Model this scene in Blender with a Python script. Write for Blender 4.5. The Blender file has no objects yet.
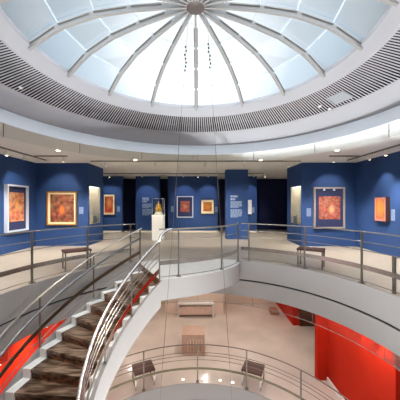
import bpy, bmesh, math, random
from mathutils import Vector, Matrix
random.seed(7)
S = bpy.context.scene
COL = S.collection
PI = math.pi
F, XC, YH, CAMZ = 250.0, 200.0, 203.8, 1.6
CX, CY = -0.07, 3.8            # axis of the round atrium
ZL = -3.56                     # floor level of the gallery below

def at(px, py, d):             # point seen at a photo position, at distance d along the view
    return Vector(((px-XC)/F*d, d, CAMZ+(YH-py)/F*d))
def pol(r, deg, z=0.0):        # angle from the view axis, positive to the left
    a = math.radians(deg)
    return Vector((CX - r*math.sin(a), CY + r*math.cos(a), z))

# ------------------------------------------------------------------ materials
def mat(name, col, rough=0.6, metal=0.0, var=0.0, scale=6.0, bump=0.0, spec=0.5, stretch=None, col2=None):
    m = bpy.data.materials.new(name); m.use_nodes = True
    nt = m.node_tree; b = nt.nodes['Principled BSDF']
    c = [((v/255)/12.92 if v/255 <= .04045 else ((v/255+.055)/1.055)**2.4) for v in col] + [1]
    b.inputs['Base Color'].default_value = c
    b.inputs['Roughness'].default_value = rough
    b.inputs['Metallic'].default_value = metal
    b.inputs['Specular IOR Level'].default_value = spec
    tc = nt.nodes.new('ShaderNodeTexCoord'); mp = nt.nodes.new('ShaderNodeMapping')
    if stretch: mp.inputs['Scale'].default_value = stretch; mp.inputs['Rotation'].default_value = (0, 0, .5)
    nt.links.new(tc.outputs['Object'], mp.inputs['Vector'])
    nz = nt.nodes.new('ShaderNodeTexNoise'); nz.inputs['Scale'].default_value = scale; nz.inputs['Detail'].default_value = 5
    nt.links.new(mp.outputs['Vector'], nz.inputs['Vector'])
    if var > 0:
        mr = nt.nodes.new('ShaderNodeMapRange')
        mr.inputs['From Min'].default_value = .3; mr.inputs['From Max'].default_value = .7
        mr.inputs['To Min'].default_value = 1-var; mr.inputs['To Max'].default_value = 1+var
        nt.links.new(nz.outputs['Fac'], mr.inputs['Value'])
        mx = nt.nodes.new('ShaderNodeMix'); mx.data_type = 'RGBA'; mx.blend_type = 'MULTIPLY'
        mx.inputs[0].default_value = 1; mx.inputs[6].default_value = c
        nt.links.new(mr.outputs['Result'], mx.inputs[7]); nt.links.new(mx.outputs[2], b.inputs['Base Color'])
    if col2:
        c2 = [((v/255)/12.92 if v/255 <= .04045 else ((v/255+.055)/1.055)**2.4) for v in col2] + [1]
        mr = nt.nodes.new('ShaderNodeMapRange'); mr.inputs['From Min'].default_value = .40; mr.inputs['From Max'].default_value = .62
        nt.links.new(nz.outputs['Fac'], mr.inputs['Value'])
        mx = nt.nodes.new('ShaderNodeMix'); mx.data_type = 'RGBA'; mx.inputs[6].default_value = c; mx.inputs[7].default_value = c2
        nt.links.new(mr.outputs['Result'], mx.inputs[0]); nt.links.new(mx.outputs[2], b.inputs['Base Color'])
    if bump > 0:
        bp = nt.nodes.new('ShaderNodeBump'); bp.inputs['Strength'].default_value = bump; bp.inputs['Distance'].default_value = .01
        nt.links.new(nz.outputs['Fac'], bp.inputs['Height']); nt.links.new(bp.outputs['Normal'], b.inputs['Normal'])
    return m
def glow(name, col, strength):
    m = bpy.data.materials.new(name); m.use_nodes = True
    b = m.node_tree.nodes['Principled BSDF']
    b.inputs['Base Color'].default_value = (*col, 1)
    b.inputs['Emission Color'].default_value = (*col, 1); b.inputs['Emission Strength'].default_value = strength
    return m
def glass(name, tint=(.95, .98, .97), gloss=.08, frost=0.0, frostcol=(.9, .95, 1)):
    m = bpy.data.materials.new(name); m.use_nodes = True
    nt = m.node_tree; nt.nodes.clear()
    out = nt.nodes.new('ShaderNodeOutputMaterial')
    tr = nt.nodes.new('ShaderNodeBsdfTransparent'); tr.inputs['Color'].default_value = (*tint, 1)
    gl = nt.nodes.new('ShaderNodeBsdfGlossy'); gl.inputs['Roughness'].default_value = .03
    fr = nt.nodes.new('ShaderNodeFresnel'); fr.inputs['IOR'].default_value = 1.35
    ml = nt.nodes.new('ShaderNodeMath'); ml.operation = 'MULTIPLY'; ml.inputs[1].default_value = gloss*10
    nt.links.new(fr.outputs[0], ml.inputs[0])
    mx = nt.nodes.new('ShaderNodeMixShader')
    nt.links.new(ml.outputs[0], mx.inputs[0]); nt.links.new(tr.outputs[0], mx.inputs[1]); nt.links.new(gl.outputs[0], mx.inputs[2])
    last = mx
    if frost > 0:
        tl = nt.nodes.new('ShaderNodeBsdfTranslucent'); tl.inputs['Color'].default_value = (*frostcol, 1)
        m2 = nt.nodes.new('ShaderNodeMixShader'); m2.inputs[0].default_value = frost
        nt.links.new(mx.outputs[0], m2.inputs[1]); nt.links.new(tl.outputs[0], m2.inputs[2]); last = m2
    nt.links.new(last.outputs[0], out.inputs['Surface'])
    return m
def srgb(c): return tuple(((v/255)/12.92 if v/255 <= .04045 else ((v/255+.055)/1.055)**2.4) for v in c)
def artwork(name, ground, a, b, light, cx=0.0, cz=0.0, rx=.3, rz=.4, scale=14.0):
    """woven picture: mottled ground with a paler seated shape in the middle (object coordinates, metres)"""
    m = bpy.data.materials.new(name); m.use_nodes = True
    nt = m.node_tree; bs = nt.nodes['Principled BSDF']; bs.inputs['Roughness'].default_value = .8
    N, L = nt.nodes.new, nt.links.new
    tc = N('ShaderNodeTexCoord')
    vo = N('ShaderNodeTexVoronoi'); vo.inputs['Scale'].default_value = scale
    L(tc.outputs['Object'], vo.inputs['Vector'])
    nz = N('ShaderNodeTexNoise'); nz.inputs['Scale'].default_value = scale*.8; nz.inputs['Detail'].default_value = 6
    L(tc.outputs['Object'], nz.inputs['Vector'])
    r1 = N('ShaderNodeValToRGB')
    e = r1.color_ramp.elements
    e[0].position = .33; e[0].color = (*srgb(ground), 1); e[1].position = .66; e[1].color = (*srgb(b), 1)
    k = e.new(.5); k.color = (*srgb(a), 1)
    L(nz.outputs['Fac'], r1.inputs['Fac'])
    r2 = N('ShaderNodeMix'); r2.data_type = 'RGBA'; r2.blend_type = 'OVERLAY'; r2.inputs[0].default_value = .22
    L(r1.outputs['Color'], r2.inputs[6]); L(vo.outputs['Color'], r2.inputs[7])
    mp = N('ShaderNodeMapping'); mp.inputs['Location'].default_value = (-cx/rx, 0, -cz/rz); mp.inputs['Scale'].default_value = (1/rx, 0, 1/rz)
    L(tc.outputs['Object'], mp.inputs['Vector'])
    ln = N('ShaderNodeVectorMath'); ln.operation = 'LENGTH'; L(mp.outputs['Vector'], ln.inputs[0])
    ad = N('ShaderNodeMath'); ad.operation = 'MULTIPLY_ADD'; ad.inputs[1].default_value = .9
    L(nz.outputs['Fac'], ad.inputs[0]); L(ln.outputs['Value'], ad.inputs[2])
    r3 = N('ShaderNodeMapRange'); r3.inputs['From Min'].default_value = .75; r3.inputs['From Max'].default_value = 1.5
    r3.inputs['To Min'].default_value = 1; r3.inputs['To Max'].default_value = 0
    L(ad.outputs[0], r3.inputs['Value'])
    mx = N('ShaderNodeMix'); mx.data_type = 'RGBA'
    L(r3.outputs['Result'], mx.inputs[0]); L(r2.outputs[2], mx.inputs[6]); mx.inputs[7].default_value = (*srgb(light), 1)
    L(mx.outputs[2], bs.inputs['Base Color'])
    return m

M = {}
UP_DOWN, UP_FLOOD = 66, 430
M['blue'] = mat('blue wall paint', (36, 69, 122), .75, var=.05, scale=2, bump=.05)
M['navy'] = mat('blue wall paint with recess shade', (30, 40, 88), .8, var=.05, scale=2)  # darker copy of the blue paint, shade of the recesses in its colour
M['ceil'] = mat('warm white ceiling paint', (236, 233, 228), .85, var=.02, scale=1.5)
M['white'] = mat('white paint', (226, 224, 220), .6, var=.015, scale=2)
M['fascia'] = mat('white satin fascia', (244, 247, 250), .5, var=.015, scale=2)
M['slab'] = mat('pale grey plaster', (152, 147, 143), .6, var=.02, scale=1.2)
M['ringgrey'] = mat('light grey paint', (170, 167, 169), .6, var=.015, scale=2)
M['floor'] = mat('taupe terrazzo floor', (158, 149, 136), .38, var=.07, scale=5, bump=.03)
M['landing'] = mat('pale stone landing', (216, 212, 204), .35, var=.04, scale=5)
M['lowfloor'] = mat('polished beige stone', (212, 201, 190), .16, var=.12, scale=.9)
M['lowwall'] = mat('pale rose plaster', (232, 212, 196), .7, var=.03, scale=2)
M['red'] = mat('red wall paint', (190, 38, 12), .85, var=.05, scale=1.5, spec=.2)
M['steel'] = mat('brushed steel', (176, 170, 162), .3, 1.0, var=.04, scale=30)
M['bright'] = mat('polished steel', (196, 192, 187), .26, 1.0, var=.02, scale=20)
M['darksteel'] = mat('bronze grey steel', (128, 120, 112), .4, .7, var=.05, scale=30)
M['band'] = mat('polished flat steel band', (206, 202, 196), .24, 1.0, var=.12, scale=3)
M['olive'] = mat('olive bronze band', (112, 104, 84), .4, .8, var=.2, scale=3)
M['dark'] = mat('black rubber', (34, 32, 32), .7, var=.05)
M['grilleback'] = mat('dark duct lining', (14, 13, 15), .9, var=.05)
M['slat'] = mat('grey aluminium slat', (178, 174, 178), .5, var=.02)
M['rib'] = mat('grey steel rib', (146, 142, 138), .5, var=.03, scale=4)
M['transom'] = mat('blue grey transom', (196, 206, 212), .5, var=.02)
M['panelgrey'] = mat('grey access panel', (146, 148, 150), .6, var=.03)
M['hub'] = mat('brown grey hub steel', (84, 72, 68), .5, var=.05)
M['gasket'] = mat('dark grey gasket', (92, 88, 82), .6, var=.05)
M['tread'] = mat('dark streaked walnut', (62, 40, 26), .32, col2=(146, 122, 102), scale=2.6, stretch=(1.2, 8, 1))
M['riser'] = mat('dark walnut riser', (50, 28, 16), .4, col2=(128, 82, 50), scale=3, stretch=(3, 3, 6))
M['cap'] = mat('white marble', (243, 242, 238), .35, var=.05, scale=6)
M['gold'] = mat('gilt frame', (196, 142, 66), .35, .7, var=.12, scale=20)
M['mat_board'] = mat('cream mount board', (240, 222, 180), .85, var=.02)
M['pewter'] = mat('pewter grey frame', (178, 168, 160), .45, .4, var=.08, scale=20)
M['silver'] = mat('pale silver frame', (208, 216, 230), .4, .2, var=.04, scale=15)
M['darkframe'] = mat('dark wood frame and panel side shade', (58, 32, 20), .5, var=.15, scale=20)
M['brocade'] = mat('dark blue brocade', (36, 44, 84), .8, var=.35, scale=40)
M['textcol'] = mat('pale vinyl lettering', (150, 168, 196), .8, var=.03)
M['card'] = mat('pale grey card', (124, 142, 176), .8, var=.03)
M['statue'] = mat('gilt bronze', (226, 176, 80), .4, .3, var=.12, scale=25)
M['cream'] = mat('cream case lining', (232, 222, 204), .8, var=.02)
M['leather'] = mat('dark brown leather', (84, 50, 42), .5, var=.12, scale=18, bump=.1)
M['wood'] = mat('dark brown wood', (82, 44, 26), .45, var=.25, scale=4, stretch=(1, 1, 8))
M['midwood'] = mat('rose brown wood', (170, 126, 100), .5, var=.12, scale=5, stretch=(6, 1, 1))
M['plinth'] = mat('pale rose wood', (188, 156, 136), .5, var=.1, scale=5, stretch=(6, 1, 1))
M['track'] = mat('grey track', (120, 114, 106), .6, var=.03)
M['can'] = mat('white spotlight housing', (228, 224, 216), .5, var=.02)
M['lens'] = glow('warm lamp lens', (1.0, .86, .64), 14.0)
M['uplens'] = glow('warm floor light lens', (1.0, .85, .62), 6.0)
M['glass'] = glass('clear glass')
M['pane'] = glass('frosted skylight glass', (.93, .97, 1.0), .03, .05)
M['paleglass'] = glass('glass curtain', (.95, .97, .97), .06)

# ------------------------------------------------------------------ mesh helpers
class MB:
    def __init__(s): s.bm = bmesh.new(); s.smooth = False
    def box(s, lo, hi, rz=0.0, piv=None):
        vs = [s.bm.verts.new((x, y, z)) for x in (lo[0], hi[0]) for y in (lo[1], hi[1]) for z in (lo[2], hi[2])]
        for f in ((0,1,3,2),(4,6,7,5),(0,4,5,1),(2,3,7,6),(0,2,6,4),(1,5,7,3)): s.bm.faces.new([vs[i] for i in f])
        if rz:
            p = Vector(piv) if piv else (Vector(lo)+Vector(hi))/2
            bmesh.ops.rotate(s.bm, verts=vs, cent=p, matrix=Matrix.Rotation(rz, 3, 'Z'))
        return s
    def tube(s, pts, r, n=8, closed=False):
        s.smooth = True
        pts = [Vector(p) for p in pts]; rings = []
        for i, p in enumerate(pts):
            a = pts[i-1] if (i > 0 or closed) else p
            b = pts[(i+1) % len(pts)] if (i < len(pts)-1 or closed) else p
            t = (b-a).normalized()
            u = t.cross(Vector((0,0,1)))
            if u.length < 1e-3: u = t.cross(Vector((0,1,0)))
            u.normalize(); v = u.cross(t).normalized()
            rr = r[i] if isinstance(r, (list, tuple)) else r
            rings.append([s.bm.verts.new(p + u*rr*math.cos(2*PI*k/n) + v*rr*math.sin(2*PI*k/n)) for k in range(n)])
        m = len(rings)
        for i in range(m if closed else m-1):
            A, B = rings[i], rings[(i+1) % m]
            for k in range(n): s.bm.faces.new((A[k], A[(k+1)%n], B[(k+1)%n], B[k]))
        if not closed:
            s.bm.faces.new(rings[0][::-1]); s.bm.faces.new(rings[-1])
        return s
    def strip(s, pts, w, h):
        """flat bar swept along pts: w across, h tall, hung from z centre"""
        pts = [Vector(p) for p in pts]; rings = []
        for i, p in enumerate(pts):
            a = pts[max(i-1,0)]; b = pts[min(i+1,len(pts)-1)]
            t = (b-a); t.z = 0; t.normalize(); u = Vector((t.y, -t.x, 0))
            rings.append([s.bm.verts.new(p + u*x*w/2 + Vector((0,0,z*h/2))) for x, z in ((-1,-1),(1,-1),(1,1),(-1,1))])
        for A, B in zip(rings, rings[1:]):
            for k in range(4): s.bm.faces.new((A[k], A[(k+1)%4], B[(k+1)%4], B[k]))
        s.bm.faces.new(rings[0][::-1]); s.bm.faces.new(rings[-1])
        return s
    def ring(s, prof, a0=0.0, a1=360.0, n=96, closed_prof=True, zfun=None):
        """profile (r, z) swept round the atrium axis; zfun(deg) lifts it (helix)"""
        full = abs(a1-a0) >= 359.9
        cnt = n if full else n+1
        rows = []
        for i in range(cnt):
            d = a0 + (a1-a0)*i/n; dz = zfun(d) if zfun else 0
            rows.append([s.bm.verts.new(pol(r, d, z+dz)) for r, z in prof])
        m = len(prof)
        for i in range(n):
            A, B = rows[i], rows[(i+1) % cnt]
            for k in range(m if closed_prof else m-1): s.bm.faces.new((A[k], A[(k+1)%m], B[(k+1)%m], B[k]))
        if closed_prof and not full:
            s.bm.faces.new(rows[0]); s.bm.faces.new(rows[-1][::-1])
        return s
    def lathe(s, c, prof, n=20):
        s.smooth = True
        c = Vector(c); rows = []
        for i in range(n):
            a = 2*PI*i/n
            rows.append([s.bm.verts.new(c + Vector((r*math.cos(a), r*math.sin(a), z))) for r, z in prof])
        for i in range(n):
            A, B = rows[i], rows[(i+1)%n]
            for k in range(len(prof)-1): s.bm.faces.new((A[k], B[k], B[k+1], A[k+1]))
        if prof[0][0] > 1e-4: s.bm.faces.new([r[0] for r in rows][::-1])
        if prof[-1][0] > 1e-4: s.bm.faces.new([r[-1] for r in rows])
        return s
    def ball(s, c, r, seg=12):
        s.smooth = True
        g = bmesh.ops.create_uvsphere(s.bm, u_segments=seg, v_segments=max(6, seg//2+2), radius=1)
        for v in g['verts']: v.co = Vector((v.co.x*r[0], v.co.y*r[1], v.co.z*r[2])) + Vector(c)
        return s
    def prism(s, poly, z0, z1):
        A = [s.bm.verts.new((x, y, z0)) for x, y in poly]; B = [s.bm.verts.new((x, y, z1)) for x, y in poly]
        n = len(poly)
        for i in range(n): s.bm.faces.new((A[i], A[(i+1)%n], B[(i+1)%n], B[i]))
        s.bm.faces.new(A[::-1]); s.bm.faces.new(B)
        return s

def link(name, mb, material, parent=None, origin=None, bevel=0.0):
    bm = mb.bm
    bmesh.ops.remove_doubles(bm, verts=bm.verts, dist=1e-6)
    bmesh.ops.recalc_face_normals(bm, faces=bm.faces)
    if parent is not None:
        bm.transform(world_of(parent).inverted())
    elif origin is not None:
        bm.transform(Matrix.Translation(-Vector(origin)))
    me = bpy.data.meshes.new(name); bm.to_mesh(me); bm.free()
    me.materials.append(material)
    if mb.smooth:
        for p in me.polygons: p.use_smooth = True
        try: me.set_sharp_from_angle(angle=math.radians(38))
        except Exception: pass
    o = bpy.data.objects.new(name, me); COL.objects.link(o)
    if parent is not None: o.parent = parent
    elif origin is not None: o.location = origin
    if bevel:
        b = o.modifiers.new('edge', 'BEVEL'); b.width = bevel; b.segments = 2; b.limit_method = 'ANGLE'
    return o
def world_of(o):
    m = Matrix.Translation(o.location) @ o.rotation_euler.to_matrix().to_4x4()
    return world_of(o.parent) @ m if o.parent else m
def tag(o, label, cat, group=None, kind=None):
    o['label'] = label; o['category'] = cat
    if group: o['group'] = group
    if kind: o['kind'] = kind
    return o
def thing(name, label, cat, loc, rz=0.0, group=None, kind=None):
    o = bpy.data.objects.new(name, None); COL.objects.link(o)
    o.location = loc; o.rotation_euler = (0, 0, rz); o.empty_display_size = .1
    return tag(o, label, cat, group, kind)
def struct(name, mb, material, label, cat, parent=None):
    o = link(name, mb, material, parent)
    if parent is None: tag(o, label, cat, None, 'structure')
    return o
def holed(r, x0, x1, y0, y1, z0, z1):
    """flat plate with a round hole on the atrium axis"""
    mb = MB(); n = 128
    angs = sorted(set([i*360/n for i in range(n)] + [math.degrees(math.atan2(-(x-CX), y-CY)) % 360 for x in (x0, x1) for y in (y0, y1)]))
    rows = []
    for d in angs:
        u = pol(1, d) - Vector((CX, CY, 0)); t = 1e9
        if u.x > 1e-9: t = min(t, (x1-CX)/u.x)
        if u.x < -1e-9: t = min(t, (x0-CX)/u.x)
        if u.y > 1e-9: t = min(t, (y1-CY)/u.y)
        if u.y < -1e-9: t = min(t, (y0-CY)/u.y)
        i, o = pol(r, d), pol(t, d)
        rows.append([mb.bm.verts.new((p.x, p.y, z)) for p, z in ((i, z1), (o, z1), (o, z0), (i, z0))])
    for A, B in zip(rows, rows[1:]+rows[:1]):
        for k in range(4): mb.bm.faces.new((A[k], A[(k+1)%4], B[(k+1)%4], B[k]))
    return mb

# ------------------------------------------------------------------ the shell of the upper gallery
CEIL = 3.15
XL, XR, YB, YN = -6.22, 5.86, 15.6, -3.2
struct('floor', holed(3.5, XL-.2, XR+.2, YN, YB, -.12, 0), M['floor'], 'taupe polished floor of the upper gallery around the round opening', 'floor')
struct('ceiling', holed(3.58, XL-.2, XR+.2, YN, YB, CEIL, CEIL+.12), M['ceil'], 'warm white gallery ceiling around the skylight', 'ceiling')
struct('wall_left', MB().box((XL-.2, YN, 0), (XL, 9.5, CEIL)), M['blue'], 'blue gallery wall carrying the silver framed hanging', 'wall')
struct('wall_right', MB().box((XR, YN, 0), (XR+.2, 9.4, CEIL)), M['blue'], 'blue gallery wall carrying the small orange panel', 'wall')
struct('wall_back', MB().box((XL-.2, YB, 0), (XR+.2, YB+.2, CEIL)), M['navy'], 'blue wall at the far end of the gallery, recess shade in its colour', 'wall')
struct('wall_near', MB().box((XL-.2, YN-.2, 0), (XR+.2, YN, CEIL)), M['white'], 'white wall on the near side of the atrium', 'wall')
struct('wall_left_far', MB().box((XL-.2, 11.0, 0), (XL, YB, CEIL)), M['navy'], 'blue side wall, recess shade in its colour, beyond the gold framed painting', 'wall')
struct('wall_right_far', MB().box((XR, 11.0, 0), (XR+.2, YB, CEIL)), M['navy'], 'blue side wall, recess shade in its colour, beyond the pewter framed tapestry', 'wall')
NZ0, NZ1 = .80, 2.30
def niche_block(xo, xi, y0, y1, n0, n1, d):
    """block of wall with a lit case let into the side that faces the atrium axis"""
    mb = MB(); lo, hi = min(xo, xi), max(xo, xi)
    mb.box((lo, y0, 0), (hi, n0, CEIL)); mb.box((lo, n1, 0), (hi, y1, CEIL))
    mb.box((lo, n0, 0), (hi, n1, NZ0)); mb.box((lo, n0, NZ1), (hi, n1, CEIL))
    xb = xi - d if xo < xi else xi + d
    mb.box((min(xo, xb), n0, NZ0), (max(xo, xb), n1, NZ1))
    return mb, xb
b, xbl = niche_block(XL-.2, -4.26, 9.5, 11.0, 9.62, 10.72, .55)
struct('wall_left_block', b, M['blue'], 'blue wall block with the gold framed painting and a lit case in its side', 'wall')
b, xbr = niche_block(XR+.2, 3.83, 9.4, 11.0, 9.5, 10.6, .55)
struct('wall_right_block', b, M['blue'], 'blue wall block with the pewter framed tapestry and a lit case in its side', 'wall')
for nm, x0, x1, y in (('wall_back_left', -5.75, -4.37, 14.05), ('wall_back_text', -3.62, -2.26, 14.05), ('wall_back_center', -1.80, 1.0, 14.05), ('wall_back_right', 2.0, 3.2, 14.05)):
    struct(nm, MB().box((x0, y, 0), (x1, y+.25, CEIL)), M['blue'], {'wall_back_left': 'blue wall panel behind the mounted print with the dark frame', 'wall_back_text': 'blue wall panel with text behind the statue', 'wall_back_center': 'wide blue wall panel with two small framed works', 'wall_back_right': 'narrow blue wall panel with the tall white work'}[nm], 'wall')
    struct('baseboard_'+nm[5:], MB().box((x0, y-.05, 0), (x1, y, .09)), M['cream'], 'cream baseboard at the foot of '+{'wall_back_left': 'the panel with the dark framed print', 'wall_back_text': 'the text panel behind the statue', 'wall_back_center': 'the wide panel with two small works', 'wall_back_right': 'the narrow panel with the white work'}[nm], 'baseboard')
struct('wall_center_column', MB().box((1.18, 11.3, 0), (2.17, 11.9, CEIL-.0)), M['blue'], 'blue square column with introductory wall text', 'column')
# ------------------------------------------------------------------ case niches: lining, lamp, glass, contents
def niche(side, xb, xi, n0, n1):
    s = 1 if xi > xb else -1
    t = thing('display_case', 'lit cream display case in the wall side next to the '+('gold framed painting' if side == 'l' else 'pewter framed tapestry'), 'display case', ((xb+xi)/2, (n0+n1)/2, NZ0), 0, 'lit wall cases')
    mb = MB(); e = .015
    x0, x1 = sorted((xb, xb+s*e)); mb.box((x0, n0, NZ0), (x1, n1, NZ1))
    x0, x1 = sorted((xb, xi-s*.03))
    mb.box((x0, n0, NZ0), (x1, n1, NZ0+e)); mb.box((x0, n0, NZ1-e), (x1, n1, NZ1))
    mb.box((x0, n0, NZ0), (x1, n0+e, NZ1)); mb.box((x0, n1-e, NZ0), (x1, n1, NZ1))
    link('lining', mb, M['cream'], t)
    x0, x1 = sorted((xi-s*.03, xi-s*.02))
    link('glass_front', MB().box((x0, n0+.001, NZ0+.001), (x1, n1-.001, NZ1-.001)), M['glass'], t)
    c = (xb+xi)/2
    link('lamp_panel', MB().box((c-.2, n0+.05, NZ1-.03), (c+.2, n1-.05, NZ1-.016)), glow('case lamp '+side, (1, .92, .8), 9.0), t)
    return t
niche('l', xbl, -4.26, 9.62, 10.72)
niche('r', xbr, 3.83, 9.5, 10.6)
for xb, y0, lab in ((-4.45, 10.3, 'white carved stone piece on a block in the case beside the gold framed painting'), (4.02, 10.2, 'white carved stone piece on a block in the case beside the pewter framed tapestry')):
    z = NZ0+.0155
    t = thing('stone_carving', lab, 'carving', (xb, y0, z))
    link('block', MB().box((xb-.13, y0-.2, z), (xb+.13, y0+.25, z+.28)), M['cap'], t, bevel=.01)
    mb = MB().lathe((xb, y0, z+.28), [(0,0), (.11,0), (.12,.04), (.07,.1), (.085,.18), (.06,.26), (.03,.3), (.045,.34), (.03,.4), (0,.42)], 14)
    link('figure', mb, M['cap'], t)

# ------------------------------------------------------------------ pictures
def picture(name, label, cat, c, w, h, face, frame_m, fw, fd, inner, group=None, hooks=False):
    """c = centre on the wall plane; face = direction the picture looks at ('y-': at the camera, 'x+', 'x-');
    inner = list of (part, x0, x1, z0, z1, material) in picture metres"""
    rz = {'y-': 0, 'x+': PI/2, 'x-': -PI/2}[face]
    t = thing(name, label, cat, c, rz, group); W = world_of(t)
    def part(nm, boxes, m, bev=0):
        mb = MB()
        for lo, hi in boxes: mb.box(lo, hi)
        mb.bm.transform(W); return link(nm, mb, m, t, bevel=bev)
    w2, h2 = w/2, h/2
    part('frame', [((-w2, -fd, -h2), (-w2+fw, -.001, h2)), ((w2-fw, -fd, -h2), (w2, -.001, h2)), ((-w2+fw, -fd, h2-fw), (w2-fw, -.001, h2)), ((-w2+fw, -fd, -h2), (w2-fw, -.001, -h2+fw))], frame_m)
    d = fd*(.35 if face != 'x-' else .86)
    for i, (nm, x0, x1, z0, z1, m) in enumerate(inner):
        part(nm, [((x0, -d-.006*(i+1), z0), (x1, -.002-(.006*i+d if i else 0), z1))], m)
    if hooks:
        part('hanging_clip', [((-.22, -d-.03, h2-fw-.07), (-.15, -d-.008, h2-fw-.01))], M['silver'])
        part('hanging_clip', [((.15, -d-.03, h2-fw-.07), (.22, -d-.008, h2-fw-.01))], M['silver'])
    return t
fw = .05
picture('framed_tapestry', 'orange hanging with dark brocade borders in a pale silver frame on the blue side wall', 'picture', (XL, 8.42, 1.45), .98, 1.56, 'x+', M['silver'], .055, .12,
        [('brocade', -.435, .435, -.725, .725, M['brocade']), ('painting', -.34, .34, -.44, .53, artwork('hanging', (140, 78, 60), (200, 124, 84), (212, 160, 122), (236, 158, 84), 0, .1, .1, .2, 9))], 'gallery pictures')
picture('framed_painting', 'red and orange painting with cream mount and gold frame on the facing blue wall', 'picture', (-5.23, 9.5, 1.43), 1.14, 1.28, 'y-', M['gold'], .045, .07,
        [('mount', -.525, .525, -.595, .595, M['mat_board']), ('painting', -.44, .46, -.52, .53, artwork('gold framed', (88, 40, 32), (132, 72, 48), (158, 104, 74), (222, 116, 44), 0, -.06, .12, .2, 8))], 'gallery pictures')
picture('framed_print', 'small orange print with cream mount and dark frame on the far panel beyond the case', 'picture', (-5.09, 14.05, 1.56), .68, 1.2, 'y-', M['darkframe'], .035, .07,
        [('mount', -.305, .305, -.565, .565, M['mat_board']), ('painting', -.25, .21, -.46, .46, artwork('print', (130, 44, 24), (190, 80, 40), (206, 110, 60), (230, 140, 70), 0, .1, .18, .3, 9))], 'gallery pictures')
picture('framed_textile', 'small square red textile on dark blue in a silver frame, far wall', 'picture', (-.84, 14.05, 1.43), .92, 1.2, 'y-', M['silver'], .05, .06,
        [('brocade', -.41, .41, -.55, .55, M['brocade']), ('painting', -.25, .25, -.28, .32, artwork('textile', (120, 54, 44), (168, 84, 68), (176, 104, 82), (196, 132, 84), 0, .02, .14, .14, 12))], 'gallery pictures')
picture('framed_ochre_square', 'small square ochre panel with wide cream mount and shadow below on the far wall', 'picture', (.42, 14.05, 1.44), .74, .82, 'y-', M['darkframe'], .02, .08,
        [('mount', -.352, .352, -.392, .392, M['mat_board']), ('painting', -.24, .24, -.26, .26, artwork('ochre', (120, 56, 20), (186, 110, 40), (200, 140, 70), (210, 120, 40), 0, 0, .16, .16, 14))], 'gallery pictures')
picture('framed_scroll', 'narrow white work on the far panel beyond the text column', 'picture', (2.78, 14.05, 1.42), .24, .8, 'y-', M['silver'], .02, .06,
        [('painting', -.1, .1, -.38, .38, M['cap'])], 'gallery pictures')
picture('framed_mandala', 'large square orange tapestry on dark blue cloth in a pewter frame', 'picture', (4.83, 9.4, 1.45), 1.16, 1.54, 'y-', M['pewter'], .055, .09,
        [('brocade', -.525, .525, -.715, .715, M['brocade']), ('painting', -.38, .42, -.43, .43, artwork('mandala', (104, 50, 52), (156, 82, 60), (150, 104, 94), (196, 148, 104), .1, -.06, .13, .2, 16))], 'gallery pictures', hooks=True)
picture('painted_panel', 'small frameless glowing orange panel with pink edge on the blue side wall', 'picture', (XR, 7.97, 1.43), .52, .78, 'x-', M['darkframe'], .012, .13,  # dark frame here stands in for the panel's unlit side
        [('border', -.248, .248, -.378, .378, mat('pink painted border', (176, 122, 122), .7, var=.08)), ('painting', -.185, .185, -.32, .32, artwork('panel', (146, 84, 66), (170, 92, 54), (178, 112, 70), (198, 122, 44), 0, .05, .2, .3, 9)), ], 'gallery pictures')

def card(label, c, w, h, face):
    rz = {'y-': 0, 'x+': PI/2, 'x-': -PI/2}[face]
    t = thing('caption_card', label, 'label', c, rz, 'caption cards'); W = world_of(t)
    mb = MB().box((-w/2, -.012, -h/2), (w/2, -.001, h/2)); mb.bm.transform(W); link('board', mb, M['card'], t)
    mb = MB()
    n = 6
    for i in range(n):
        z = h/2 - h*(i+1)/(n+1); L = w*(.8 if i % 3 else .55)
        mb.box((-w*.4, -.0135, z-.006), (-w*.4+L, -.012, z+.006))
    mb.bm.transform(W); link('printed_lines', mb, mat('grey print', (96, 110, 140), .8), t)
card('pale caption card beside the gold framed painting', at(81.3, 210.5, 9.5), .16, .26, 'y-')
card('pale caption card beside the dark framed print', at(118.6, 209, 14.05), .16, .3, 'y-')
card('pale caption card between the statue and the square red textile', at(172.3, 209, 14.05), .15, .32, 'y-')
card('pale caption card beside the ochre panel with cream mount', at(216.2, 209.5, 14.05), .15, .3, 'y-')
card('pale caption card beside the narrow white work', at(253, 210, 14.05), .15, .3, 'y-')
card('pale caption card beside the pewter framed tapestry', at(308.7, 212.3, 9.4), .16, .3, 'y-')
card('pale caption card beside the small orange panel', (XR, 7.58, 1.26), .14, .34, 'x-')

def textblock(label, c, w, blocks):
    t = thing('wall_lettering', label, 'wall text', c, 0, 'wall texts'); W = world_of(t)
    for (z, h, ww, n) in blocks:
        mb = MB()
        for i in range(n):
            zz = z - h*(i+.5)/n; q = h/n*.33
            x = -w/2; end = -w/2 + ww*w*(1 if i < n-1 else .7)
            while x < end-.02:
                L = min(random.uniform(.04, .12)*w/.5, end-x)
                mb.box((x, -.004, zz-q), (x+L, -.001, zz+q)); x += L + .018
        mb.bm.transform(W)
        link('paragraph' if n > 2 else 'heading', mb, M['textcol'], t)
textblock('pale introductory text lettered on the blue column', (1.64, 11.3, 1.55), .52, [(.45, .26, .6, 2), (.17, .3, 1, 6), (-.19, .38, 1, 8)])
textblock('pale wall text lettered on the far panel behind the statue', (-2.98, 14.05, 1.55), .52, [(.42, .3, .7, 3), (.06, .26, 1, 5), (-.24, .36, 1, 7)])

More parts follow.
